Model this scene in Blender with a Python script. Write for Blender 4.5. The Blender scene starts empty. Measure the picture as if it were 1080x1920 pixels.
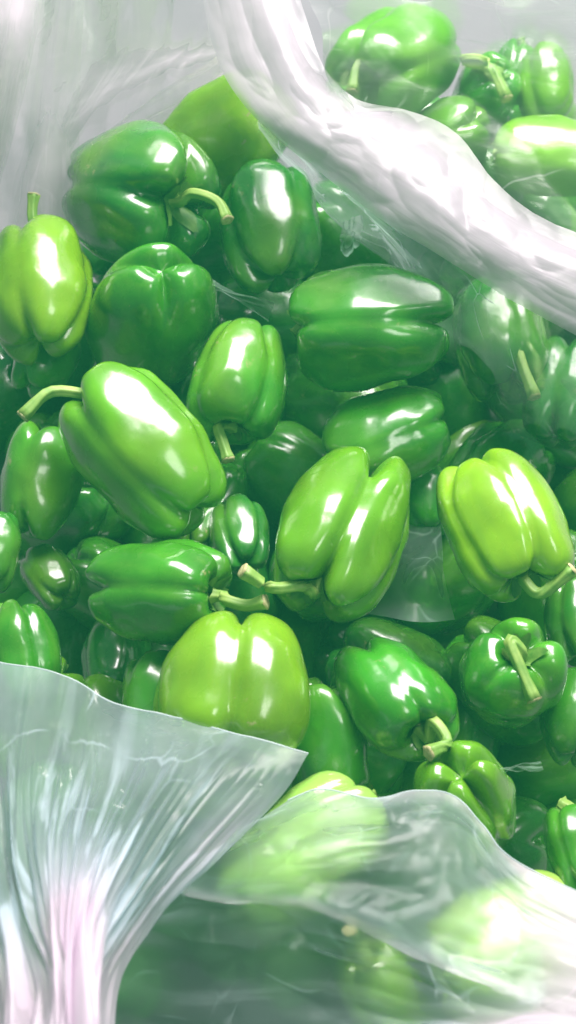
import bpy, math, random
from mathutils import Vector, Matrix, noise
from math import radians as RAD, sin, cos, pi

sc = bpy.context.scene
col = sc.collection
random.seed(11)

# ---------------------------------------------------------------- camera
PITCH, VFOV, DIST, Z0 = RAD(62), RAD(40), 0.85, 0.20
FWD = Vector((0, cos(PITCH), -sin(PITCH)))
UP = Vector((0, sin(PITCH), cos(PITCH)))
RIGHT = Vector((1, 0, 0))
CAM = Vector((0, 0, Z0)) - FWD * DIST
cd = bpy.data.cameras.new('camera'); cam = bpy.data.objects.new('camera', cd); col.objects.link(cam)
cam.location = CAM
cam.rotation_euler = (pi / 2 - PITCH, 0, 0)
cd.sensor_fit = 'VERTICAL'; cd.angle = VFOV; cd.clip_start = 0.01; cd.clip_end = 60
cd.dof.use_dof = True; cd.dof.focus_distance = DIST - 0.02; cd.dof.aperture_fstop = 5.6
sc.camera = cam

# ---------------------------------------------------------------- light
w = bpy.data.worlds.new('World'); sc.world = w; w.use_nodes = True
bg = w.node_tree.nodes['Background']
bg.inputs[0].default_value = (0.78, 1.0, 0.90, 1); bg.inputs[1].default_value = 0.24

def area(name, direction, dist, sx, sy, power, colr):
    l = bpy.data.lights.new(name, 'AREA'); l.shape = 'RECTANGLE'; l.size = sx; l.size_y = sy
    l.energy = power; l.color = colr
    o = bpy.data.objects.new(name, l); col.objects.link(o)
    d = Vector(direction).normalized()
    o.location = Vector((0, 0.02, Z0)) + d * dist
    o.rotation_euler = (-d).to_track_quat('-Z', 'Y').to_euler()
    return o
area('ceiling_lamp', (0.16, 0.62, 0.78), 1.7, 1.3, 0.9, 132, (1.0, 0.885, 0.915))
area('second_ceiling_lamp', (0.42, -0.16, 0.9), 1.8, 0.5, 0.42, 8, (1.0, 0.95, 0.93))

vs = sc.view_settings
vs.view_transform = 'Standard'; vs.look = 'None'; vs.exposure = -0.30; vs.gamma = 1.0
sc.cycles.use_denoising = True; sc.render.filter_size = 2.0
sc.cycles.max_bounces = 11; sc.cycles.diffuse_bounces = 8; sc.cycles.glossy_bounces = 5
sc.cycles.transmission_bounces = 8; sc.cycles.transparent_max_bounces = 32
sc.cycles.sample_clamp_indirect = 25.0

# ---------------------------------------------------------------- helpers
K = math.tan(VFOV / 2) / 960.0
def ray(px, py):
    return FWD + RIGHT * ((px - 540) * K) - UP * ((py - 960) * K)
def at(px, py, dz=0.0):
    """the point of the heap at that bearing, dz metres above the heap's mean level"""
    d = ray(px, py); t = (Z0 + dz - CAM.z) / d.z
    return CAM + d * t
def depth_at(px, py, dz=0.0):
    return (Z0 + dz - CAM.z) / ray(px, py).z

def catmull(pts, n):
    """n samples through a list of tuples"""
    m = len(pts) - 1; out = []
    for i in range(n):
        s = i / (n - 1) * m; k = min(int(s), m - 1); f = s - k
        p1, p2 = pts[k], pts[k + 1]
        p0 = pts[k - 1] if k > 0 else tuple(2 * a - b for a, b in zip(p1, p2))
        p3 = pts[k + 2] if k + 2 <= m else tuple(2 * a - b for a, b in zip(p2, p1))
        out.append(tuple(0.5 * (2 * b + (c - a) * f + (2 * a - 5 * b + 4 * c - d) * f * f + (3 * b - a - 3 * c + d) * f ** 3)
                         for a, b, c, d in zip(p0, p1, p2, p3)))
    return out

def mesh_obj(name, verts, faces, mat, parent=None, smooth=True, uvs=None):
    me = bpy.data.meshes.new(name); me.from_pydata([tuple(v) for v in verts], [], faces)
    if smooth: me.polygons.foreach_set('use_smooth', [True] * len(me.polygons))
    if uvs is not None:
        uv = me.uv_layers.new(name='UVMap'); buf = []
        for l in me.loops: buf += list(uvs[l.vertex_index])
        uv.data.foreach_set('uv', buf)
    me.materials.append(mat); me.update()
    o = bpy.data.objects.new(name, me); col.objects.link(o)
    if parent is not None: o.parent = parent
    return o

def empty(name, loc, label=None, cat=None, group=None):
    o = bpy.data.objects.new(name, None); col.objects.link(o); o.location = loc; o.empty_display_size = 0.02
    if label: o['label'] = label
    if cat: o['category'] = cat
    if group: o['group'] = group
    return o

# ---------------------------------------------------------------- materials
def new_mat(name):
    m = bpy.data.materials.new(name); m.use_nodes = True
    nt = m.node_tree; nt.nodes.clear()
    out = nt.nodes.new('ShaderNodeOutputMaterial')
    return m, nt, out
def N(nt, t, **kw):
    n = nt.nodes.new(t)
    for k, v in kw.items(): setattr(n, k, v)
    return n
def noise_node(nt, vec, scale, detail=2, rough=0.5):
    n = N(nt, 'ShaderNodeTexNoise'); n.inputs['Scale'].default_value = scale
    n.inputs['Detail'].default_value = detail; n.inputs['Roughness'].default_value = rough
    if vec is not None: nt.links.new(vec, n.inputs['Vector'])
    return n
def ramp(nt, src, p0, c0, p1, c1):
    r = N(nt, 'ShaderNodeMapRange'); r.inputs['From Min'].default_value = p0; r.inputs['From Max'].default_value = p1
    r.inputs['To Min'].default_value = c0; r.inputs['To Max'].default_value = c1
    nt.links.new(src, r.inputs['Value']); return r

def pepper_material():
    m, nt, out = new_mat('pepper_skin'); L = nt.links.new
    tc = N(nt, 'ShaderNodeTexCoord'); oi = N(nt, 'ShaderNodeObjectInfo')
    add = N(nt, 'ShaderNodeVectorMath', operation='ADD'); L(tc.outputs['Object'], add.inputs[0])
    rnd = N(nt, 'ShaderNodeVectorMath', operation='SCALE'); rnd.inputs[0].default_value = (7, 3, 5); L(oi.outputs['Random'], rnd.inputs['Scale'])
    L(rnd.outputs[0], add.inputs[1])
    v = add.outputs[0]
    blotch = noise_node(nt, v, 26, 2)
    hsv = N(nt, 'ShaderNodeHueSaturation'); L(oi.outputs['Color'], hsv.inputs['Color'])
    L(ramp(nt, blotch.outputs['Fac'], 0.3, 0.70, 0.72, 1.28).outputs[0], hsv.inputs['Value'])
    # ripening patches turn a little yellower
    patch = noise_node(nt, v, 14, 1)
    mix = N(nt, 'ShaderNodeMix', data_type='RGBA'); L(ramp(nt, patch.outputs['Fac'], 0.50, 0.0, 0.75, 0.5).outputs[0], mix.inputs[0])
    L(hsv.outputs[0], mix.inputs[6]); mix.inputs[7].default_value = (0.20, 0.37, 0.018, 1)
    # fine pale pores
    pore = noise_node(nt, v, 900, 1)
    mix2 = N(nt, 'ShaderNodeMix', data_type='RGBA'); L(ramp(nt, pore.outputs['Fac'], 0.66, 0.0, 0.8, 0.22).outputs[0], mix2.inputs[0])
    L(mix.outputs[2], mix2.inputs[6]); mix2.inputs[7].default_value = (0.30, 0.42, 0.10, 1)
    # lengthwise paler streaks, small corky scars
    mps = N(nt, 'ShaderNodeMapping'); mps.inputs['Scale'].default_value = (1, 1, .16); L(v, mps.inputs[0])
    stq = noise_node(nt, mps.outputs[0], 130, 2)
    mix3 = N(nt, 'ShaderNodeMix', data_type='RGBA'); L(ramp(nt, stq.outputs['Fac'], 0.5, 0.0, 0.78, 0.35).outputs[0], mix3.inputs[0])
    L(mix2.outputs[2], mix3.inputs[6]); mix3.inputs[7].default_value = (0.13, 0.33, 0.03, 1)
    sc1 = noise_node(nt, v, 85, 4, .7); sc2 = noise_node(nt, v, 19, 1)
    scm = N(nt, 'ShaderNodeMath', operation='MULTIPLY'); L(ramp(nt, sc1.outputs['Fac'], 0.645, 0.0, 0.69, 1.0).outputs[0], scm.inputs[0]); L(ramp(nt, sc2.outputs['Fac'], 0.53, 0.0, 0.62, 0.75).outputs[0], scm.inputs[1])
    mix4 = N(nt, 'ShaderNodeMix', data_type='RGBA'); L(scm.outputs[0], mix4.inputs[0]); L(mix3.outputs[2], mix4.inputs[6]); mix4.inputs[7].default_value = (0.30, 0.30, 0.13, 1)
    b = N(nt, 'ShaderNodeBsdfPrincipled'); L(mix4.outputs[2], b.inputs['Base Color'])
    b.inputs['IOR'].default_value = 1.5
    sm = noise_node(nt, v, 60, 3)
    L(ramp(nt, sm.outputs['Fac'], 0.3, 0.20, 0.75, 0.36).outputs[0], b.inputs['Roughness'])
    b.inputs['Subsurface Weight'].default_value = 0.25
    b.inputs['Subsurface Radius'].default_value = (0.5, 1.0, 0.25); b.inputs['Subsurface Scale'].default_value = 0.006
    b.inputs['Coat Weight'].default_value = 0.75; b.inputs['Coat Roughness'].default_value = 0.145; b.inputs['Coat IOR'].default_value = 1.6
    bn = noise_node(nt, v, 52, 2); bp = N(nt, 'ShaderNodeBump'); bp.inputs['Strength'].default_value = 0.17
    bp.inputs['Distance'].default_value = 0.0035; L(bn.outputs['Fac'], bp.inputs['Height']); L(bp.outputs[0], b.inputs['Normal'])
    L(bp.outputs[0], b.inputs['Coat Normal'])
    L(b.outputs[0], out.inputs[0]); return m

def plain_mat(name, c1, c2, scale, rough, stretch=(1, 1, 1), bump=0.3):
    m, nt, out = new_mat(name); L = nt.links.new
    tc = N(nt, 'ShaderNodeTexCoord'); mp = N(nt, 'ShaderNodeMapping'); mp.inputs['Scale'].default_value = stretch
    L(tc.outputs['Object'], mp.inputs[0])
    n = noise_node(nt, mp.outputs[0], scale, 3)
    mix = N(nt, 'ShaderNodeMix', data_type='RGBA'); L(ramp(nt, n.outputs['Fac'], 0.3, 0, 0.7, 1).outputs[0], mix.inputs[0])
    mix.inputs[6].default_value = (*c1, 1); mix.inputs[7].default_value = (*c2, 1)
    b = N(nt, 'ShaderNodeBsdfPrincipled'); L(mix.outputs[2], b.inputs['Base Color']); b.inputs['Roughness'].default_value = rough
    bp = N(nt, 'ShaderNodeBump'); bp.inputs['Strength'].default_value = bump; bp.inputs['Distance'].default_value = 0.001
    L(n.outputs['Fac'], bp.inputs['Height']); L(bp.outputs[0], b.inputs['Normal'])
    L(b.outputs[0], out.inputs[0]); return m

def film_material(name, base, streak, blur=0.35, tint=(0.86, 0.875, 0.895), frost=0.35, spec=0.16, sdir=(90, 7), bump=0.25, dense=None, crease=.3, crisp=.74):
    """milky polythene: what gets through is partly sharp, partly spread by the frosted skin; the longer the path
    through the film (steep folds, gathered layers), the whiter it is"""
    m, nt, out = new_mat(name); L = nt.links.new
    uv = N(nt, 'ShaderNodeUVMap', uv_map='UVMap')
    mp = N(nt, 'ShaderNodeMapping'); mp.inputs['Scale'].default_value = (*sdir, 1); L(uv.outputs[0], mp.inputs[0])
    st = noise_node(nt, mp.outputs[0], 1.0, 4, 0.55); st.inputs['Distortion'].default_value = 0.5
    tc = N(nt, 'ShaderNodeTexCoord')
    cl = noise_node(nt, tc.outputs['Object'], 16, 2)
    ly = N(nt, 'ShaderNodeAttribute', attribute_name='layers')
    lw = N(nt, 'ShaderNodeLayerWeight'); lw.inputs['Blend'].default_value = 0.5
    cosn = N(nt, 'ShaderNodeMath', operation='SUBTRACT'); cosn.inputs[0].default_value = 1.0; L(lw.outputs['Facing'], cosn.inputs[1])
    cosm = N(nt, 'ShaderNodeMath', operation='MAXIMUM'); L(cosn.outputs[0], cosm.inputs[0]); cosm.inputs[1].default_value = 0.08
    # optical thickness = (base + stress whitening) * layers / cos
    s0 = ramp(nt, st.outputs['Fac'], 0.54, 0.0, crisp, streak); sa = N(nt, 'ShaderNodeAttribute', attribute_name='stress')
    s1 = N(nt, 'ShaderNodeMath', operation='MULTIPLY'); L(s0.outputs[0], s1.inputs[0]); L(sa.outputs['Fac'], s1.inputs[1])
    c1 = ramp(nt, cl.outputs['Fac'], 0.3, base * 0.75, 0.7, base * 1.3)
    wn = noise_node(nt, tc.outputs['Object'], 14, 2); wv = N(nt, 'ShaderNodeVectorMath', operation='MULTIPLY_ADD')
    L(wn.outputs['Color'], wv.inputs[0]); wv.inputs[1].default_value = (.05, .05, .05); L(tc.outputs['Object'], wv.inputs[2])
    vo = N(nt, 'ShaderNodeTexVoronoi', feature='DISTANCE_TO_EDGE'); vo.inputs['Scale'].default_value = 24; L(wv.outputs[0], vo.inputs['Vector'])
    cm = noise_node(nt, tc.outputs['Object'], 37, 1)
    cr = N(nt, 'ShaderNodeMath', operation='MULTIPLY'); L(ramp(nt, vo.outputs['Distance'], 0.0, crease, 0.022, 0.0).outputs[0], cr.inputs[0]); L(ramp(nt, cm.outputs['Fac'], .5, 0, .68, 1).outputs[0], cr.inputs[1])
    s2 = N(nt, 'ShaderNodeMath', operation='ADD'); L(s1.outputs[0], s2.inputs[0]); L(cr.outputs[0], s2.inputs[1]); s1 = s2
    th0 = N(nt, 'ShaderNodeMath', operation='ADD'); L(s1.outputs[0], th0.inputs[0]); L(c1.outputs[0], th0.inputs[1])
    th = N(nt, 'ShaderNodeMath', operation='MULTIPLY'); L(th0.outputs[0], th.inputs[0]); L(ly.outputs['Fac'], th.inputs[1])
    dv = N(nt, 'ShaderNodeMath', operation='DIVIDE'); L(th.outputs[0], dv.inputs[0]); L(cosm.outputs[0], dv.inputs[1])
    ng = N(nt, 'ShaderNodeMath', operation='MULTIPLY'); L(dv.outputs[0], ng.inputs[0]); ng.inputs[1].default_value = -1
    ex = N(nt, 'ShaderNodeMath', operation='EXPONENT'); L(ng.outputs[0], ex.inputs[0])   # transmittance
    bn = noise_node(nt, tc.outputs['Object'], 60, 2); bp = N(nt, 'ShaderNodeBump')
    mixh = N(nt, 'ShaderNodeMath', operation='ADD'); L(bn.outputs['Fac'], mixh.inputs[0]); L(st.outputs['Fac'], mixh.inputs[1])
    bp.inputs['Strength'].default_value = bump; bp.inputs['Distance'].default_value = 0.002; L(mixh.outputs[0], bp.inputs['Height'])
    tm = N(nt, 'ShaderNodeMix', data_type='RGBA'); L(ramp(nt, ly.outputs['Fac'], 1.0, 0.0, 3.2, 1.0).outputs[0], tm.inputs[0])
    tm.inputs[6].default_value = (*tint, 1); tm.inputs[7].default_value = (*(dense or tint), 1)     # stacked layers scatter whiter than a single ply
    dif = N(nt, 'ShaderNodeBsdfDiffuse'); L(tm.outputs[2], dif.inputs[0]); L(bp.outputs[0], dif.inputs['Normal'])
    trl = N(nt, 'ShaderNodeBsdfTranslucent'); L(tm.outputs[2], trl.inputs[0]); L(bp.outputs[0], trl.inputs['Normal'])
    sca = N(nt, 'ShaderNodeMixShader'); sca.inputs[0].default_value = 0.48; L(dif.outputs[0], sca.inputs[1]); L(trl.outputs[0], sca.inputs[2])
    tr = N(nt, 'ShaderNodeBsdfTransparent'); tr.inputs[0].default_value = (0.985, 0.995, 0.99, 1)
    rf = N(nt, 'ShaderNodeBsdfRefraction'); rf.inputs['IOR'].default_value = 1.18; rf.inputs['Roughness'].default_value = blur
    rf.inputs[0].default_value = (0.97, 0.985, 0.98, 1)
    thr = N(nt, 'ShaderNodeMixShader'); thr.inputs[0].default_value = frost; L(tr.outputs[0], thr.inputs[1]); L(rf.outputs[0], thr.inputs[2])
    mx = N(nt, 'ShaderNodeMixShader'); L(ex.outputs[0], mx.inputs[0]); L(sca.outputs[0], mx.inputs[1]); L(thr.outputs[0], mx.inputs[2])
    gl = N(nt, 'ShaderNodeBsdfGlossy'); gl.inputs['Roughness'].default_value = 0.25; L(bp.outputs[0], gl.inputs['Normal'])
    fr = N(nt, 'ShaderNodeFresnel'); fr.inputs['IOR'].default_value = 1.3; L(bp.outputs[0], fr.inputs['Normal'])
    fs = N(nt, 'ShaderNodeMath', operation='MINIMUM'); L(fr.outputs[0], fs.inputs[0]); fs.inputs[1].default_value = spec
    mg = N(nt, 'ShaderNodeMixShader'); L(fs.outputs[0], mg.inputs[0]); L(mx.outputs[0], mg.inputs[1]); L(gl.outputs[0], mg.inputs[2])
    L(mg.outputs[0], out.inputs[0]); return m

M_PEP = pepper_material()
M_STEM = plain_mat('pepper_stem', (0.15, 0.32, 0.05), (0.33, 0.47, 0.11), 120, 0.5, (1, 1, 0.25))
M_CUT = plain_mat('stem_cut', (0.33, 0.29, 0.12), (0.56, 0.52, 0.28), 500, 0.8)
M_CALYX = plain_mat('pepper_calyx', (0.045, 0.17, 0.018), (0.13, 0.27, 0.04), 160, 0.5)
M_FLOOR = plain_mat('concrete_floor', (0.175, 0.145, 0.18), (0.225, 0.19, 0.225), 7, 0.8)

# ---------------------------------------------------------------- ground
fl = mesh_obj('floor', [(-2.4, -1.6, 0), (2.4, -1.6, 0), (2.4, 3, 0), (-2.4, 3, 0)], [(0, 1, 2, 3)], M_FLOOR, smooth=False)
fl['kind'] = 'structure'

# ---------------------------------------------------------------- peppers
RIDGE = [(0, .37), (.12, .37), (.27, .43), (.50, .495), (.76, .46), (.94, .33), (1.0, .13), (.98, -.08), (.91, -.25), (.75, -.41), (.52, -.495), (.30, -.49), (.12, -.44), (0, -.415)]
GROOV = [(0, .37), (.10, .365), (.20, .385), (.38, .41), (.60, .385), (.77, .28), (.835, .11), (.82, -.08), (.73, -.24), (.56, -.35), (.36, -.41), (.20, -.425), (.08, -.42), (0, -.415)]
NS, NT = 46, 72
RID = catmull(RIDGE, NS); GRO = catmull(GROOV, NS)

def sm01(x): x = max(0, min(1, x)); return x * x * (3 - 2 * x)
class Shape:
    def __init__(self, R, L, lobes, roll, groove, taper, bend, seed):
        self.R, self.L, self.n, self.roll, self.g, self.taper, self.bend = R, L, lobes, roll, groove, taper, bend
        rd = random.Random(seed)
        self.knob = 0.0
        self.ls = [(1 + rd.uniform(-.16, .08), rd.uniform(-.07, .05), rd.uniform(-.06, .05)) for _ in range(lobes)]
        self.gd = [rd.choice((.6, .75, .9, 1.0)) for _ in range(lobes)]; self.flat = rd.uniform(.35, .8); self.sq = (rd.uniform(-.07, .07), rd.uniform(0, 6.28))
        self.bend += rd.uniform(-.13, .13); self.shear = (rd.uniform(-.1, .1), rd.uniform(-.1, .1))
        self.warp = (rd.uniform(-.16, .16), rd.uniform(0, 6.28)); self.off = Vector((rd.uniform(0, 50), rd.uniform(0, 50), 3))
    def point(self, s, th, lift=0.0):
        n = self.n
        a = th - self.roll + self.warp[0] * sin(th + self.warp[1])
        q = (a * n / (2 * pi)) % n
        c = abs(cos(pi * q))                      # 1 on a lobe's ridge, 0 in a groove
        k0 = int(round(q)) % n; w_ = 1 - (1 - c) ** 1.9
        gdep = 1.45 * self.g * self.gd[int(q) % n]
        i = min(int(s * (NS - 1)), NS - 2); f = s * (NS - 1) - i
        def ev(P): return (P[i][0] * (1 - f) + P[i + 1][0] * f, P[i][1] * (1 - f) + P[i + 1][1] * f)
        r1, z1 = ev(RID); r0, z0 = ev(GRO)
        gdep *= .86 + .14 * min(1, abs(z1) * 2.2)
        m = 1 - (1 - w_) * gdep
        ph = (q - round(q)) * 2 * pi / n
        r = r0 + (r1 - r0) * m; z = z0 + (z1 - z0) * m
        sr, zt, zb = self.ls[k0]
        e = w_ * w_
        r *= 1 + self.flat * (1 / cos(ph * .78) - 1) * sm01(r * 1.6)
        r *= 1 + self.sq[0] * cos(2 * th + self.sq[1])
        r *= 1 + (sr - 1) * e
        z += e * (zt if z > 0 else zb) * min(1, abs(z) * 2.2) * (1 if r > .1 else r * 10)
        if self.knob and z < 0: z -= self.knob * e * min(1, -z * 2) * min(1, r * 3); r *= 1 + self.knob * e * .5
        r *= 1 + self.taper * z
        v = Vector((cos(th) * r * self.R, sin(th) * r * self.R, z * self.L))
        nz = noise.noise(v * (1.1 / self.R) + self.off) * 0.095 + noise.noise(v * (2.4 / self.R) + self.off) * 0.038
        fade = min(1, r * 2.5)
        v.x *= 1 + nz * fade; v.y *= 1 + nz * fade
        v.x += self.bend * self.L * (z * z - .12) + self.shear[0] * z * self.R; v.y += self.shear[1] * z * self.R
        v.z += noise.noise(v * (1.3 / self.R) - self.off) * .045 * self.R
        if lift: v.z += lift
        return v

def tube(path, radii, seg=12, cap=True, flute=0.0):
    verts, faces = [], []
    n = len(path); ref = Vector((0.3, 0.9, 0.2))
    for i, p in enumerate(path):
        t = (path[min(i + 1, n - 1)] - path[max(i - 1, 0)]).normalized()
        a = t.cross(ref).normalized(); b = t.cross(a)
        for k in range(seg):
            an = 2 * pi * k / seg
            rr = radii[i] * (1 + flute * cos(5 * an + i * .05))
            verts.append(p + a * (cos(an) * rr) + b * (sin(an) * rr))
    for i in range(n - 1):
        for k in range(seg):
            k2 = (k + 1) % seg
            faces.append((i * seg + k, i * seg + k2, (i + 1) * seg + k2, (i + 1) * seg + k))
    if cap:
        faces.append(tuple(range((n - 1) * seg, n * seg)))
    return verts, faces

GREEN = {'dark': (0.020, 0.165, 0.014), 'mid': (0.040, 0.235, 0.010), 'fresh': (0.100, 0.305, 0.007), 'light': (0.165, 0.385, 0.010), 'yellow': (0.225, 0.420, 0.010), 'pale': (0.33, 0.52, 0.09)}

def spec(**k): return k
P = []
def pep(label, px, py, W, L, al, be, tone='mid', dz=0.0, roll=0.0, n=4, g=1.0, taper=0.0, bend=0.0, stem=None, group='green bell peppers in the open bag', sr=1.0, knob=0.0):
    """W, L: width and length in photo pixels; al: which way the stem end points in the picture (deg, 0 right, 90 up);
    be: how far the stem end leans to the viewer (deg); stem: (length px, turn deg, toward viewer) or None"""
    P.append(dict(label=label, px=px, py=py, W=W, L=L, al=RAD(al), be=RAD(be), tone=tone, dz=dz, roll=RAD(roll), n=n, g=g, taper=taper, bend=bend, stem=stem, group=group, sr=sr, knob=knob))

MAIN = 'green bell peppers in the open bag'
BACK = 'green bell peppers in the bag behind'
FRONT = 'green bell peppers under the front film'
# stem: list of photo points from the crown to the cut end (the tip's lean towards the viewer in metres last)
pep('large dark green pepper at the upper left, curled pale stem pointing to its neighbour', 255, 368, 285, 260, -10, 50, 'dark', .012, 40, 4, g=1.4, stem=[(362, 362), (408, 378), (426, 412), .02])
pep('pale smooth pepper leaning behind the large dark one, below the standing film', 428, 258, 185, 270, -138, -12, 'light', .010, 20, 3, g=.6)
pep('dark pepper standing upright with a vertical groove, right of the curled stem', 508, 432, 208, 205, 100, -34, 'dark', -.002, 90, 4, g=1.1)
pep('light yellowish pepper cut by the frame edge, blossom tip down, straight stem up', 72, 548, 205, 230, 92, -36, 'light', .012, 30, 4, stem=[(62, 420), (60, 395), (63, 366), -.004])
pep('small pepper end poking out under the light yellowish one', 84, 668, 120, 130, 60, -30, 'mid', -.035, 10, 3)
pep('dark pepper with a peaked light green blossom tip turned up to the viewer', 290, 588, 232, 240, -100, -48, 'mid', .0, 45, 3, g=1.1, taper=.1)
pep('plump pepper lying sideways with two fat lobes stacked one over the other', 687, 614, 240, 292, 180, -2, 'mid', .016, 45, 4, g=1.2)
pep('pepper with one broad white reflection on its top, crown downwards', 450, 716, 186, 212, -100, 24, 'mid', .006, 8, 4, g=.9, taper=.12, stem=[(410, 800), (418, 830), (428, 862), .01])
pep('big pepper lying diagonally with a long curved stem to the frame edge', 275, 852, 268, 325, 132, -19, 'fresh', .030, 22, 4, g=1.3, stem=[(170, 742), (95, 735), (42, 780), .012])
pep('dark pepper tucked under the long curved stem', 76, 905, 155, 215, 80, -15, 'mid', -.012, 30, 3)
pep('pepper standing on its crown with a deep cleft between two tall lobes', 642, 1000, 272, 340, -114, 36, 'fresh', .026, 50, 4, g=1.5, taper=-.1, stem=[(566, 1098), (510, 1102), (455, 1070), .018])
pep('dark pepper lying beneath the plump sideways one', 728, 822, 188, 238, -160, 2, 'mid', -.022, 40, 4)
pep('bright yellow green pepper with three ridges, stem curving off the frame edge', 938, 985, 228, 318, -66, 24, 'yellow', .026, 0, 5, g=1.5, stem=[(985, 1090), (1015, 1112), (1075, 1068), .014])
pep('long pepper lying level with a groove along it, stem pointing at the cleft one', 305, 1112, 205, 300, -4, 24, 'mid', .022, 46, 4, g=.85, stem=[(425, 1125), (462, 1135), (498, 1128), .01])
pep('wide light pepper at the film edge with its four lobed end facing the viewer', 440, 1298, 300, 275, -95, 24, 'light', .026, 45, 4, g=1.35, taper=.05)
pep('small dark pepper in the gap beside the cleft one', 452, 1006, 120, 140, 100, -40, 'dark', -.030, 10, 4)
pep('dark oval pepper leaning down on the knobbly one, short hooked yellow stem', 742, 1308, 192, 232, -52, 34, 'mid', .008, 30, 4, g=.8, stem=[(812, 1352), (838, 1392), (804, 1412), .022])
pep('pepper with its crown turned to the viewer and a straight stem lying across it', 955, 1268, 190, 200, 60, 62, 'mid', .0, 25, 4, stem=[(955, 1200), (975, 1250), (1002, 1312), .012])
pep('knobbly four lobed pepper at the edge of the front film', 880, 1500, 200, 200, -75, -62, 'fresh', .006, 20, 4, g=1.5, knob=.09)
pep('slim dark pepper squeezed between the wide light one and the film edge', 618, 1395, 140, 230, -80, -10, 'mid', -.012, 20, 3)
pep('pale pepper end showing at the rim of the front film', 635, 1500, 150, 180, -60, -20, 'light', -.016, 50, 3)
pep('ribbed pepper at the frame edge with three white streaks on its ribs', 42, 1222, 150, 180, -80, 10, 'mid', .0, 10, 5, g=1.1)
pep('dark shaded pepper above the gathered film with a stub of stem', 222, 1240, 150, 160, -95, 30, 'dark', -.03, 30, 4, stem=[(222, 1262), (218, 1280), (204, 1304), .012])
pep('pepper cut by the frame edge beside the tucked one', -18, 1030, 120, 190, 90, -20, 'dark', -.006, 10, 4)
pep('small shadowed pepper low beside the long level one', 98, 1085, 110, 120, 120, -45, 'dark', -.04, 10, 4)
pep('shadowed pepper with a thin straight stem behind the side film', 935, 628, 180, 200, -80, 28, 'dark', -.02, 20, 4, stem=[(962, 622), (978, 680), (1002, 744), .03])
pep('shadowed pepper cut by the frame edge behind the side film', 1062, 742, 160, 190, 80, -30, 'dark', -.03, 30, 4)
pep('dark pepper half hidden beside the bright yellow green one', 800, 935, 110, 170, 95, -30, 'mid', -.03, 10, 3)
pep('dim pepper at the frame edge below the curving stem', 1085, 1165, 130, 190, 90, -25, 'dark', -.02, 10, 4)
pep('dim pepper at the frame edge beside the one with its crown turned up', 1085, 1345, 150, 180, 80, -30, 'mid', -.022, 60, 4)
pep('green pepper at the frame edge just above the front film', 1085, 1595, 140, 200, 100, -20, 'mid', -.012, 20, 4)
pep('small shadowed pepper showing below the big diagonal one', 375, 985, 90, 110, 70, -40, 'mid', -.034, 10, 4)
pep('pepper hidden beneath the wide light one, one dark flank showing', 300, 1330, 150, 200, 100, -10, 'mid', -.01, 10, 3)
# bag behind
pep('largest pepper of the bag behind, hooked stem dropping to the rolled rim', 750, 116, 222, 225, -155, 52, 'fresh', .045, 40, 4, g=1.4, stem=[(712, 112), (672, 122), (660, 172), .012], group=BACK)
pep('small pepper of the bag behind with an arched stem over it', 905, 178, 125, 130, 55, 50, 'mid', .02, 20, 4, stem=[(868, 112), (915, 118), (950, 185), .02], group=BACK)
pep('round pepper of the bag behind at the back with a double reflection', 1020, 165, 115, 130, 100, -35, 'fresh', .025, 20, 4, group=BACK)
pep('pepper of the bag behind half covered by the rolled rim', 838, 258, 150, 150, -150, -25, 'fresh', .02, 70, 3, group=BACK)
pep('pepper of the bag behind lying sideways at the frame edge, two lobes', 1035, 292, 155, 220, 175, -5, 'light', .032, 44, 4, group=BACK)
pep('dark pepper of the bag behind deep in the middle gap', 915, 275, 120, 140, 80, -30, 'dark', -.015, 44, 4, group=BACK)
pep('pepper of the bag behind below the sideways one, veiled by film', 985, 400, 170, 190, 130, -20, 'mid', -.01, 44, 4, group=BACK)
pep('small creased pepper of the bag behind between the arched stem and the double reflection', 965, 140, 95, 110, 80, -30, 'mid', .012, 44, 4, group=BACK)
pep('small pale pepper of the bag behind beside the rolled rim lump', 905, 235, 100, 120, 140, -15, 'fresh', .018, 10, 3, group=BACK)
pep('creased pepper of the bag behind between the sideways one and the rim', 930, 345, 120, 130, 100, -20, 'mid', .012, 44, 4, group=BACK)
# under the front film
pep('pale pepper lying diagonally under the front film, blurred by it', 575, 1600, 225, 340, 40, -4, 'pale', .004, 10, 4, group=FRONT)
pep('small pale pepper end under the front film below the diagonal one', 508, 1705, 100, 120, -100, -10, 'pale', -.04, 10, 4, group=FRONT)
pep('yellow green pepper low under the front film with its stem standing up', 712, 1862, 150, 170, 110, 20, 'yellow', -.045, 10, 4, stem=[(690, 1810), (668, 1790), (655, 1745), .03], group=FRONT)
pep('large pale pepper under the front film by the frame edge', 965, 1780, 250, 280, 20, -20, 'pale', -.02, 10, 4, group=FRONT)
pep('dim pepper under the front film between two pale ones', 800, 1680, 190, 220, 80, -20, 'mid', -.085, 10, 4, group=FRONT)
for q, (x, y, t) in enumerate(((40, 1345, 'fresh'), (190, 1400, 'fresh'), (395, 1440, 'light'), (70, 1520, 'mid'), (270, 1560, 'mid'))):
    pep(['veiled pepper under the gathered film at the frame edge', 'veiled pepper under the middle of the gathered film', 'veiled light pepper under the gathered film by its pointed corner',
         'veiled dark pepper lower under the gathered film', 'veiled dark pepper under the gathered film beside the long fold'][q], x, y, 195, 220, 40 + 70 * q, -20, t, -.012 - .004 * q, 30, 4, group=FRONT)
NAMED = len(P)
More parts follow.
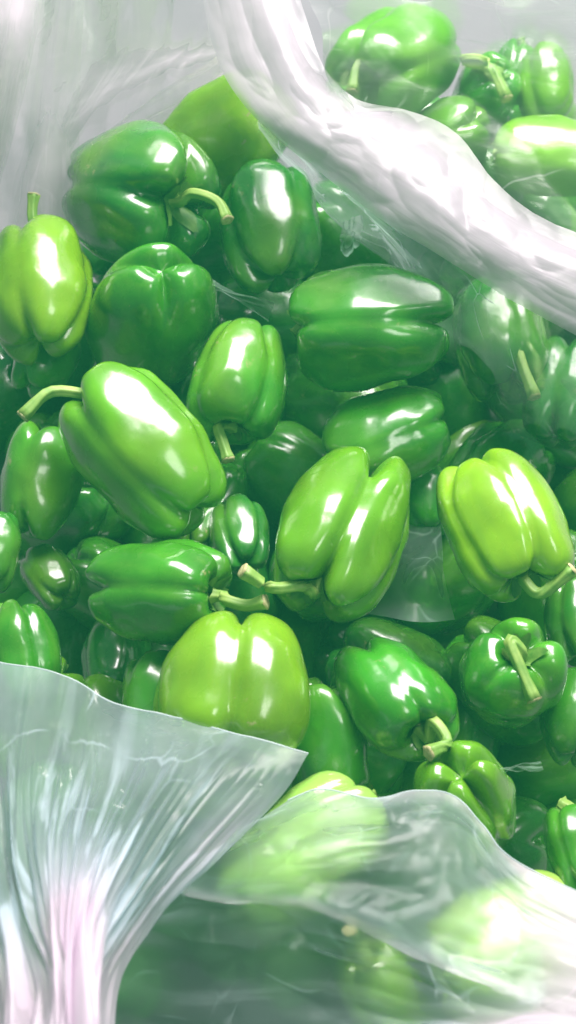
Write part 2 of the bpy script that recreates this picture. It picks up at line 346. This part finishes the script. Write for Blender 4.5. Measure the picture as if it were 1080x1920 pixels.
# unseen support and gap filling
for j in range(8):
    for i in range(6):
        x = 20 + i * 205 + (j % 2) * 100 + random.uniform(-30, 30); y = 430 + j * 165 + random.uniform(-30, 30)
        if x > 1180 or (y < 500 and x < 60): continue
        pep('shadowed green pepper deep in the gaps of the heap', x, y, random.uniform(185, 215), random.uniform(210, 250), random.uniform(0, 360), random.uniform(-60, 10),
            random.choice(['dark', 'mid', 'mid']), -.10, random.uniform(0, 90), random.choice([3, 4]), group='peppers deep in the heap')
for j in range(7):
    for i in range(6):
        x = 100 + i * 195 - (j % 2) * 90 + random.uniform(-30, 30); y = 540 + j * 170 + random.uniform(-30, 30)
        pep('shadowed green pepper deep in the gaps of the heap', x, y, 210, 245, random.uniform(0, 360), random.uniform(-60, 10), random.choice(['dark', 'mid']), -.14, random.uniform(0, 90), 4, group='peppers deep in the heap')
for x, y in ((760, 250), (1000, 250), (880, 330), (1080, 380), (660, 240)):
    pep('shadowed green pepper deep in the bag behind', x, y, 180, 200, random.uniform(0, 360), random.uniform(-60, 10), 'mid', -.06, random.uniform(0, 90), 4, group='peppers deep in the bag behind')
for x, y in ((640, 1700), (880, 1620), (820, 1860), (1000, 1640), (1040, 1900), (560, 1760), (420, 1520), (130, 1580), (320, 1640), (30, 1760), (200, 1800), (430, 1720)):
    pep('shadowed green pepper deep under the front film', x, y, 200, 220, random.uniform(0, 360), random.uniform(-60, 10), 'mid', -.13, random.uniform(0, 90), 4, group='peppers deep in the front bag')

def axis_of(p):
    # frame facing the viewer at that bearing
    d = ray(p['px'], p['py']).normalized()
    tow = -d; rt = RIGHT - d * RIGHT.dot(d); rt.normalize(); up = tow.cross(rt)
    a = rt * (cos(p['al']) * cos(p['be'])) + up * (sin(p['al']) * cos(p['be'])) + tow * sin(p['be'])
    return a.normalized(), tow
def spheres(p):
    z = depth_at(p['px'], p['py'], p['dz']); k = K * z
    c = at(p['px'], p['py'], p['dz']); a, _ = axis_of(p)
    R = p['W'] * k / 2; L = p['L'] * k
    r = R * .86; h = max(0, L / 2 - r)
    return [(c + a * (h * q), r * (1 if q == 0 else .96)) for q in (-1, -.5, 0, .5, 1)] if h > .004 else [(c, r)]
# let the lower of two touching peppers settle until they only touch
rank = [p['dz'] for p in P]
for it in range(40):
    S = [spheres(p) for p in P]; moved = False
    for i in range(len(P)):
        for j in range(i + 1, len(P)):
            pen = 0
            for c1, r1 in S[i]:
                for c2, r2 in S[j]:
                    pen = max(pen, r1 + r2 - (c1 - c2).length)
            if pen > .002:
                lo = i if rank[i] < rank[j] else j
                if P[lo]['dz'] > rank[lo] - .05 and P[lo]['dz'] > -.165:
                    P[lo]['dz'] -= pen * .45; moved = True
    if not moved: break

DROP = {57, 87, 88, 89, 96, 99, 100, 101, 109, 110, 111, 113, 115, 118, 119, 125, 126, 129, 130, 131, 132, 133, 134, 136, 137, 138, 140, 148, 154}
SHORT = ['curled stem pepper', 'pale leaning pepper', 'upright grooved pepper', 'light tip down pepper', 'small poking end', 'peaked tip pepper', 'plump sideways pepper', 'broad reflection pepper', 'big diagonal pepper',
         'tucked dark pepper', 'deep cleft pepper', 'one beneath the sideways', 'bright yellowish pepper', 'long level pepper', 'wide light pepper', 'small gap pepper', 'hooked stem pepper', 'crown up pepper', 'knobbly pepper', 'slim dark pepper',
         'pale rim end', 'ribbed pepper', 'stub stem pepper', 'cut off edge pepper', 'small shadowed pepper', 'thin stem pepper', 'shadowed edge pepper', 'half hidden pepper', 'dim edge pepper', 'lower dim edge pepper', 'lowest edge pepper',
         'tiny shadowed pepper', 'hidden flank pepper', 'largest rear pepper', 'arched stem pepper', 'double reflection pepper', 'rim covered pepper', 'sideways rear pepper', 'dark rear pepper', 'veiled rear pepper', 'small creased rear pepper', 'small pale rear pepper', 'creased rear pepper', 'pale diagonal pepper',
         'small pale end', 'low yellowish pepper', 'large pale pepper', 'dim front pepper', 'veiled edge pepper', 'veiled middle pepper', 'veiled light pepper', 'veiled lower pepper', 'veiled fold pepper']
SEEN_AT = {53: (182, 495), 54: (396, 459), 55: (659, 427), 56: (811, 422), 58: (155, 669), 59: (388, 638), 60: (485, 581), 61: (821, 668), 62: (1020, 545), 63: (1071, 579), 64: (28, 756), 65: (236, 699), 66: (398, 733), 67: (587, 748), 68: (860, 751), 69: (997, 807), 70: (158, 981), 71: (378, 933), 72: (522, 872), 73: (773, 1001), 74: (950, 836), 75: (1065, 935), 76: (28, 1099), 77: (163, 1078), 78: (474, 1118), 79: (571, 1131), 80: (811, 1104), 81: (990, 1131), 82: (129, 1195), 83: (301, 1213), 84: (569, 1193), 85: (737, 1208), 86: (912, 1288), 90: (495, 1502), 91: (722, 1445), 92: (851, 1400), 93: (1008, 1449), 94: (141, 1639), 95: (400, 1600), 97: (731, 1575), 98: (969, 1582), 102: (415, 521), 103: (757, 493), 104: (852, 499), 105: (1063, 634), 106: (59, 708), 107: (130, 748), 108: (331, 729), 112: (73, 791), 114: (446, 840), 116: (860, 830), 117: (1047, 895), 120: (509, 1007), 121: (527, 1034), 122: (774, 1009), 123: (924, 1145), 124: (51, 1123), 127: (630, 1201), 128: (838, 1188), 135: (942, 1395), 139: (743, 1544), 141: (1048, 1507), 142: (716, 287), 143: (1032, 211), 144: (849, 363), 145: (1075, 378), 146: (620, 259), 147: (648, 1726), 149: (801, 1866), 150: (1026, 1607), 151: (1050, 1908), 152: (547, 1822), 153: (439, 1562), 155: (298, 1706), 156: (60, 1771), 157: (208, 1803), 158: (409, 1762)}
used_labels = set(p['label'] for p in P[:NAMED])
for i, (gx, gy) in SEEN_AT.items():          # a pepper deep in a gap is told apart by its two neighbours above it
    near = sorted(range(NAMED), key=lambda k: (P[k]['px'] - gx) ** 2 + (P[k]['py'] - gy) ** 2)[:6]
    done = False
    for a_ in range(6):
        for b_ in range(a_ + 1, 6):
            lab = 'shadowed pepper deep in the gap between the %s and the %s' % (SHORT[near[a_]], SHORT[near[b_]])
            if len(lab.split()) <= 16 and lab not in used_labels and not done:
                P[i]['label'] = lab; used_labels.add(lab); done = True

def build_pepper(p, idx):
    z = depth_at(p['px'], p['py'], p['dz']); k = K * z
    c = at(p['px'], p['py'], p['dz']); a, tow = axis_of(p)
    R = p['W'] * k / 2 * .955; L = p['L'] * k
    # foreshortening: the given length is what the picture shows, so a leaning pepper is longer than it looks
    f = abs(cos(p['be'])); L2 = max(L, 1.6 * R) if f > .95 else max(min(L * 1.12, 2.6 * R), 1.7 * R)
    yv = a.cross(tow);  yv = yv.normalized() if yv.length > 1e-4 else RIGHT.copy(); xv = yv.cross(a)
    Mx = Matrix((xv, yv, a)).transposed()            # local x faces the viewer, z is the stem axis
    sh = Shape(R, L2, p['n'], p['roll'], p['g'], p['taper'], p['bend'], idx * 7 + 3); sh.knob = p['knob']
    root = empty('bell_pepper', c, p['label'], 'bell pepper', p['group'])
    root.rotation_euler = Mx.to_euler()
    verts, faces = [], []
    verts.append(sh.point(0, 0))
    for i in range(1, NS - 1):
        for t in range(NT): verts.append(sh.point(i / (NS - 1), 2 * pi * t / NT))
    verts.append(sh.point(1, 0)); last = len(verts) - 1
    for t in range(NT):
        t2 = (t + 1) % NT
        faces.append((0, 1 + t, 1 + t2))
        for i in range(NS - 3):
            o = 1 + i * NT; faces.append((o + t, o + NT + t, o + NT + t2, o + t2))
        o = 1 + (NS - 3) * NT; faces.append((o + t, last, o + t2))
    b = mesh_obj('body', verts, faces, M_PEP, root)
    rd = random.Random(idx * 13 + 1); g = GREEN[p['tone']]; j = rd.uniform(.88, 1.12)
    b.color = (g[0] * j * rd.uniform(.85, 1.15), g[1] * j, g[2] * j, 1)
    # calyx: a frilled cap in the crown
    nt_, nr = 40, 6; cv, cf = [sh.point(0, 0) + Vector((0, 0, .0012))], []
    lob = rd.randint(5, 7); ph = rd.uniform(0, 6)
    for i in range(1, nr + 1):
        for t in range(nt_):
            th = 2 * pi * t / nt_
            s = (.05 + .115 * (i / nr)) if i < nr else .05 + .115 + .04 * (.5 + .5 * cos(lob * th + ph)) * rd.uniform(.6, 1.3)
            v = sh.point(s, th); v.z += .0014 + .0008 * cos(lob * th + ph) * i / nr + (.0006 if i == nr else 0)
            cv.append(v)
    for t in range(nt_):
        t2 = (t + 1) % nt_; cf.append((0, 1 + t, 1 + t2))
        for i in range(nr - 1):
            o = 1 + i * nt_; cf.append((o + t, o + nt_ + t, o + nt_ + t2, o + t2))
    mesh_obj('calyx', cv, cf, M_CALYX, root)
    # stem
    base = sh.point(0, 0)
    inv = Mx.transposed()
    if p['stem']:
        pts = p['stem'][:-1]; tip = p['stem'][-1]
        wbase = c + Mx @ base
        zb = (wbase - CAM).dot(FWD); ctrl = [tuple(base), tuple(base + Vector((0, 0, .008)))]
        for q, (x, y) in enumerate(pts):
            fz = (q + 1) / len(pts)
            zz = zb - tip * fz - .004
            wv = CAM + ray(x, y) * zz
            ctrl.append(tuple(inv @ (wv - c)))
        if (Vector(ctrl[2]) - base).length < .011: ctrl.pop(1)
        r0 = .0032 * p['sr']
    else:
        ang = rd.uniform(0, 6.28); ln = rd.uniform(.005, .009)
        ctrl = [tuple(base), tuple(base + Vector((0, 0, ln * .6))), tuple(base + Vector((cos(ang) * ln * .5, sin(ang) * ln * .5, ln * 1.1)))]
        r0 = .0042
    path = [Vector(v) for v in catmull(ctrl, 20)]
    rad = []
    for i in range(20):
        u = i / 19
        rad.append(r0 * (1.0 + .9 * max(0, 1 - u / .16) ** 2 + .28 * max(0, (u - .86) / .14)))
    tv, tf = tube(path, rad, 20, True, .13)
    st = mesh_obj('stem', tv, tf, M_STEM, root)
    if p['stem']:
        t = (path[-1] - path[-2]).normalized()
        cvv, cff = tube([path[-1] - t * .0003, path[-1] + t * .0007, path[-1] + t * .0011], [rad[-1] * 1.05, rad[-1] * 1.02, rad[-1] * .7], 15, True, .1)
        mesh_obj('cut_end', cvv, cff, M_CUT, st)
    return root
for idx, p in enumerate(P):
    if idx not in DROP: build_pepper(p, idx)

# ---------------------------------------------------------------- plastic film
def film(name, rows, mat, parent=None, nu=150, nv=150, wr=(), seed=0, crumple=0.0008, layers=None, hem=None, stress=None):
    """rows: control rows of (photo x, photo y, height over the heap). wr: list of (amplitude m, waves across u, waves along v, fade fn(u,v))"""
    grid = [catmull(r, nu) for r in rows]
    cols = [catmull([grid[j][i] for j in range(len(rows))], nv) for i in range(nu)]
    V = [[at(*cols[i][j]) for i in range(nu)] for j in range(nv)]
    off = Vector((seed * 3.7, seed * 1.3, seed * 2.1)); org = parent.location if parent else Vector()
    out = []; uvs = []; lay = []
    for j in range(nv):
        v = j / (nv - 1)
        for i in range(nu):
            u = i / (nu - 1)
            a = V[j][min(i + 1, nu - 1)] - V[j][max(i - 1, 0)]; b = V[min(j + 1, nv - 1)][i] - V[max(j - 1, 0)][i]
            n = a.cross(b); n = n.normalized() if n.length > 1e-12 else -FWD
            d = 0
            for amp, fu, fv, fade in wr:
                q = noise.noise(Vector((u * fu, v * fv, 0)) + off)
                q2 = 1 - 2 * abs(q) * 1.6            # sharp creases
                d += amp * (0.55 * q + 0.45 * q2) * fade(u, v)
            p0 = V[j][i]
            d += crumple * noise.fractal(p0 * 30 + off, 0.9, 2.1, 3)
            out.append(p0 + n * d - org); uvs.append((u, v)); lay.append(layers(u, v) if layers else 1.0)
    faces = [(j * nu + i, j * nu + i + 1, (j + 1) * nu + i + 1, (j + 1) * nu + i) for j in range(nv - 1) for i in range(nu - 1)]
    o = mesh_obj(name, out, faces, mat, parent, uvs=uvs)
    at_ = o.data.attributes.new('layers', 'FLOAT', 'POINT'); at_.data.foreach_set('value', lay)
    at2 = o.data.attributes.new('stress', 'FLOAT', 'POINT'); at2.data.foreach_set('value', [stress(*q) if stress else 1.0 for q in uvs])
    if hem:                                         # the welded lip along the first row
        path = out[:nu]; tv, tf = tube([Vector(q) for q in path], [hem] * nu, 6, True)
        h = mesh_obj('hem', tv, tf, M_HEM, o)
    return o
def sm(a, b, x):
    t = max(0.0, min(1.0, (x - a) / (b - a))); return t * t * (3 - 2 * t)

one = lambda u, v: 1.0
M_HEM = plain_mat('film_hem', (0.40, 0.50, 0.49), (0.55, 0.62, 0.62), 60, 0.4)
F_WALL = film_material('film_wall', 0.22, 0.35, .3, (0.80, 0.70, 0.80), frost=.4, sdir=(13, 2), crease=.08)
F_PLEAT = film_material('film_pleat', 0.2, 0.3, .25, (0.82, 0.71, 0.81), frost=.05, sdir=(7, 2), crease=.05, bump=.1, spec=.06)
F_RIM = film_material('film_rim', 0.75, 0.5, .3, (0.60, 0.515, 0.60), frost=.4, sdir=(6, 16), bump=.12, spec=.03, crease=.5)
F_SIDE = film_material('film_side', 0.06, 0.05, .25, (0.66, 0.76, 0.77), frost=.3, spec=.02, bump=.08, sdir=(5, 3))
F_FRONT = film_material('film_front', 0.19, 0.25, .45, (0.68, 0.82, 0.84), spec=.05, frost=.5, sdir=(5, 14), bump=.2, dense=(0.82, 0.71, 0.80), crease=.4)  # teal tint: green light coming through from the peppers, put into the film colour
F_GATHER = film_material('film_gather', 0.27, 1.1, .42, (0.70, 0.82, 0.91), spec=.08, frost=.5, sdir=(15, 2.4), bump=.2, dense=(0.84, 0.72, 0.83), crease=.5, crisp=.66)  # thin parts coloured with the green bounce from below, as above
F_BACK = film_material('film_back', 0.09, 0.14, .3, (0.74, 0.72, 0.74), frost=.25, sdir=(4, 14), spec=.05)
F_SCRAP = film_material('film_scrap', 0.10, 0.06, .3, (0.50, 0.68, 0.60), frost=.3, sdir=(4, 3), spec=.01, bump=.05)

main = empty('plastic_bag', at(540, 700, -.2), 'open milky plastic bag holding the main heap, its rim rolled into a thick white band', 'plastic bag')
# standing back wall, upper left
film('back_wall', [
    [(-140, -60, .20), (60, -60, .18), (220, -60, .14), (390, -60, .10), (500, -40, .08)],
    [(-140, 120, .11), (50, 110, .10), (220, 100, .07), (350, 80, .06), (470, 70, .05)],
    [(-140, 270, .04), (40, 250, .03), (150, 225, .01), (300, 150, .015), (480, 100, .03)],
    [(-140, 380, -.01), (50, 370, -.02), (130, 325, -.03), (290, 240, -.025), (470, 150, .0)],
    [(-140, 470, -.06), (50, 460, -.06), (150, 420, -.07), (310, 320, -.07), (480, 230, -.05)]],
    F_WALL, main, wr=[(.009, 5, .8, one), (.0016, 14, 1.6, one)], seed=4,
    layers=lambda u, v: 1 + 4.5 * (1 - sm(.2, .36, u + .1 * v)) * (1 - sm(.5, .95, v)) + 3.5 * sm(.3, .6, v) * (1 - sm(.0, .14, abs(u - .33 + .1 * v))) + 1.8 * sm(.6, .8, v) * sm(.4, .6, u))
# the wall is folded double along a slanting line and pleated twice down its left side
film('wall_fold', [
    [(95, 318, .0), (190, 255, .02), (290, 180, .025), (400, 112, .05), (480, 60, .07)],
    [(95, 360, -.01), (195, 290, .0), (300, 215, .01), (420, 140, .03), (495, 95, .05)],
    [(90, 405, -.03), (200, 322, -.025), (300, 248, -.01), (440, 168, .01), (510, 130, .03)]],
    F_PLEAT, main, nu=80, nv=40, wr=[(.003, 4, 3, one)], seed=51, layers=lambda u, v: .7 + 1.0 * (1 - sm(0, .12, v)) + .8 * sm(.85, 1, v))
film('wall_pleat', [
    [(95, -60, .20), (125, -60, .205), (160, -60, .20)],
    [(70, 120, .11), (105, 120, .115), (150, 120, .11)],
    [(50, 260, .05), (90, 260, .06), (145, 255, .05)],
    [(25, 345, .01), (80, 345, .02), (155, 340, .005)],
    [(10, 440, -.03), (75, 440, -.025), (160, 425, -.035)]],
    F_PLEAT, main, nu=40, nv=80, wr=[(.004, 4, 1, one)], seed=53, layers=lambda u, v: .1 + 4.2 * sm(.3, .6, v) * sm(0, .45, u) * (1 - sm(.55, 1, u)))
film('wall_pleat', [
    [(-120, -60, .21), (-20, -60, .215), (95, -60, .20)],
    [(-120, 120, .13), (-40, 120, .135), (60, 120, .12)],
    [(-120, 280, .06), (-50, 280, .065), (25, 270, .05)],
    [(-120, 400, .01), (-60, 400, .01), (-5, 380, .0)]],
    F_PLEAT, main, nu=40, nv=80, wr=[(.005, 4, 1, one)], seed=57, layers=lambda u, v: .3 + 3.6 * sm(.3, .7, u) * (1 - sm(.85, 1, u)))
# rolled rim, a thick bunch of folds from the top edge to the right edge
film('rolled_rim', [
    [(545, -70, .118), (600, 105, .110), (660, 185, .108), (760, 203, .104), (850, 247, .100), (925, 340, .096), (1010, 400, .092), (1150, 465, .087)],
    [(495, -70, .122), (545, 110, .114), (615, 205, .112), (710, 250, .108), (800, 310, .104), (890, 395, .100), (990, 460, .096), (1150, 530, .090)],
    [(430, -70, .118), (480, 115, .110), (560, 235, .108), (660, 305, .104), (760, 375, .100), (860, 445, .096), (970, 510, .092), (1150, 590, .086)],
    [(365, -70, .106), (412, 125, .098), (510, 250, .096), (610, 332, .092), (715, 412, .088), (825, 480, .084), (945, 556, .080), (1150, 666, .074)]],
    F_RIM, main, nu=240, nv=130, wr=[(.0035, 5, 2.2, one), (.0008, 14, 5, one)], seed=9, crumple=.0005,
    layers=lambda u, v: .25 + 1.9 * sm(0, .3, v) * (1 - sm(.84, 1, v)) + .3 * sm(.4, .9, u))
# side wall hanging from the rim over the right of the heap
film('side_wall', [
    [(470, 170, .085), (600, 300, .085), (720, 395, .08), (850, 470, .075), (980, 545, .07), (1180, 650, .06)],
    [(480, 240, .04), (600, 350, .04), (740, 450, .035), (850, 560, .035), (970, 660, .04), (1180, 760, .045)],
    [(500, 300, -.04), (620, 410, -.05), (745, 520, -.05), (845, 690, -.04), (960, 800, -.04), (1180, 880, -.04)]],
    F_SIDE, main, nu=130, nv=90, wr=[(.006, 5, 2, one)], seed=15, layers=lambda u, v: 1.3 - .8 * sm(.3, 1, v))

front = empty('plastic_bag', at(540, 1700, -.2), 'milky plastic bag in front, gathered into a white bunch at the bottom corner', 'plastic bag')
fan = lambda u, v: min(1, .04 + 1.25 * v * sm(0, .3, v))
film('gathered_mouth', [
    [(-90, 1225, .05), (0, 1242, .05), (120, 1266, .052), (210, 1314, .052), (330, 1345, .056), (470, 1382, .062), (578, 1412, .066)],
    [(-110, 1400, .075), (-10, 1400, .08), (90, 1410, .082), (190, 1430, .085), (300, 1440, .085), (410, 1450, .08), (530, 1490, .068)],
    [(-120, 1560, .095), (0, 1560, .10), (70, 1560, .115), (150, 1570, .12), (230, 1570, .115), (320, 1580, .10), (418, 1610, .075)],
    [(-90, 1700, .11), (20, 1700, .12), (80, 1700, .14), (130, 1700, .145), (180, 1700, .14), (235, 1720, .12), (310, 1725, .08)],
    [(-40, 1830, .12), (50, 1830, .14), (90, 1830, .155), (125, 1830, .165), (160, 1830, .16), (195, 1840, .14), (240, 1850, .09)],
    [(-20, 2000, .13), (50, 2000, .15), (90, 2000, .165), (125, 2000, .175), (160, 2000, .17), (190, 2000, .15), (230, 2000, .10)]],
    F_GATHER, front, nu=240, nv=180, wr=[(.011, 13, 1.3, fan), (.004, 36, 2.2, fan)], seed=21, hem=.0004, stress=lambda u, v: .12 + 1.1 * sm(.08, .45, v),
    layers=lambda u, v: .75 + 4.5 * sm(.3, .85, v) * (1 - sm(.08, .34, abs(u - .52))) + 1.6 * (1 - sm(.0, .1, abs(u - .95))) * sm(.05, .4, v) + 2.8 * sm(.5, .95, v))
film('front_wall', [
    [(540, 1500, .035), (600, 1478, .04), (700, 1500, .045), (780, 1486, .05), (850, 1492, .05), (905, 1545, .05), (965, 1612, .05), (1150, 1700, .05)],
    [(400, 1590, .05), (510, 1580, .065), (640, 1580, .07), (760, 1580, .068), (850, 1590, .06), (925, 1650, .055), (990, 1700, .055), (1150, 1780, .06)],
    [(290, 1690, .03), (430, 1690, .055), (570, 1690, .062), (700, 1720, .06), (820, 1760, .06), (930, 1790, .06), (1010, 1800, .065), (1150, 1850, .075)],
    [(210, 1790, .01), (380, 1800, .02), (540, 1820, .03), (700, 1850, .045), (830, 1880, .06), (930, 1900, .07), (1020, 1900, .08), (1150, 1910, .09)],
    [(190, 2000, -.02), (360, 2000, .0), (540, 2000, .02), (700, 2000, .045), (830, 2000, .07), (930, 2000, .08), (1020, 2000, .09), (1150, 2000, .10)]],
    F_FRONT, front, nu=200, nv=150, wr=[(.008, 3, 5, lambda u, v: .2 + v), (.003, 6, 12, lambda u, v: .15 + .7 * v)], seed=33, hem=.0004,
    layers=lambda u, v: .8 - .35 * sm(.05, .15, v) * (1 - sm(.3, .5, v)) * (1 - sm(.35, .6, u)) + 1.6 * (1 - sm(0, .09, v)) * sm(.2, .4, u) + 6.0 * sm(.80, .97, u) + 6.0 * sm(.6, .95, v) * sm(.45, .85, u))

film('inner_ply', [
    [(520, 1525, .015), (600, 1500, .02), (700, 1520, .025), (790, 1510, .03), (860, 1520, .03), (930, 1590, .03), (1150, 1740, .03)],
    [(420, 1600, .03), (530, 1600, .045), (650, 1600, .05), (770, 1620, .045), (860, 1660, .045), (950, 1720, .045), (1150, 1810, .055)],
    [(290, 1668, .025), (420, 1690, .04), (560, 1702, .048), (660, 1742, .048), (780, 1795, .05), (900, 1842, .053), (1150, 1915, .065)]],
    F_FRONT, front, nu=140, nv=70, wr=[(.005, 6, 2.5, lambda u, v: .3 + v), (.0015, 16, 5, one)], seed=37,
    layers=lambda u, v: .5 + 2.6 * sm(.88, 1, v) - .4 * (1 - sm(.3, .6, u)) * (1 - sm(.7, .9, v)))

back = empty('plastic_bag', at(900, 200, -.2), 'thin clear plastic bag behind the rolled rim, veiling the far peppers', 'plastic bag')
film('bag_wall', [
    [(560, -60, .16), (700, -40, .16), (850, -40, .16), (960, -50, .17), (1180, -50, .18)],
    [(590, 40, .14), (700, 30, .13), (850, 50, .125), (980, 70, .13), (1180, 70, .14)],
    [(620, 150, .12), (720, 170, .105), (860, 190, .10), (990, 190, .10), (1180, 190, .11)],
    [(680, 250, .10), (790, 290, .085), (890, 330, .08), (1000, 360, .08), (1180, 370, .08)],
    [(740, 320, .08), (830, 370, .06), (930, 430, .06), (1030, 480, .06), (1180, 520, .06)]],
    F_BACK, back, nu=140, nv=110, wr=[(.007, 3, 4, one)], seed=41,
    layers=lambda u, v: 1 + 3 * sm(.6, .8, u) * (1 - sm(.25, .5, v)) + 1.2 * sm(.6, 1, v))

def scrap(label, rows, seed):
    root = empty('film_scrap', at(*rows[0][0]), label, 'film scrap', 'loose scraps of film among the peppers')
    film('sheet', rows, F_SCRAP, root, nu=30, nv=30, wr=[(.005, 2, 2, one)], seed=seed, layers=lambda u, v: .5 + 1.6 * sm(.75, 1, v))
scrap('triangular flap of film between the cleft pepper and the bright yellow green one', [[(755, 985, -.05), (790, 975, -.05), (825, 965, -.05)], [(735, 1080, -.02), (785, 1070, -.015), (835, 1075, -.02)], [(690, 1150, -.02), (780, 1166, -.01), (855, 1160, -.02)]], 3)
scrap('twisted strip of film beside the peaked dark pepper', [[(355, 505, .02), (420, 535, .025), (512, 572, .02)], [(360, 525, .01), (430, 560, .015), (505, 600, .005)]], 5)
scrap('small flake of film in the dark below the rolled rim', [[(640, 415, .01), (662, 405, .015), (684, 402, .01)], [(636, 450, .01), (655, 450, .015), (678, 445, .01)], [(640, 476, -.01), (655, 474, -.01), (668, 470, -.01)]], 7)
scrap('thin strand of film lying beside the knobbly pepper', [[(935, 1440, .02), (975, 1436, .022), (1015, 1430, .02)], [(940, 1452, .01), (975, 1448, .015), (1018, 1440, .01)]], 8)

# ---------------------------------------------------------------- green-tinted air volume, added to lift the dark gaps
hm, hnt, hout = new_mat('added_haze')
pv = N(hnt, 'ShaderNodeVolumePrincipled'); pv.inputs['Color'].default_value = (0.07, 0.90, 0.43, 1); pv.inputs['Density'].default_value = 0.112
hnt.links.new(pv.outputs[0], hout.inputs['Volume'])
x0, x1, y0, y1, z0, z1 = -2.6, 2.6, -1.8, 3.2, -1.0, 1.06
hz = mesh_obj('added_haze', [(x0, y0, z0), (x1, y0, z0), (x1, y1, z0), (x0, y1, z0), (x0, y0, z1), (x1, y0, z1), (x1, y1, z1), (x0, y1, z1)],
              [(0, 3, 2, 1), (4, 5, 6, 7), (0, 1, 5, 4), (1, 2, 6, 5), (2, 3, 7, 6), (3, 0, 4, 7)], hm, smooth=False)
hz['kind'] = 'stuff'; hz['label'] = 'added green veil that lifts the dark gaps of the heap'; hz['category'] = 'added_haze'
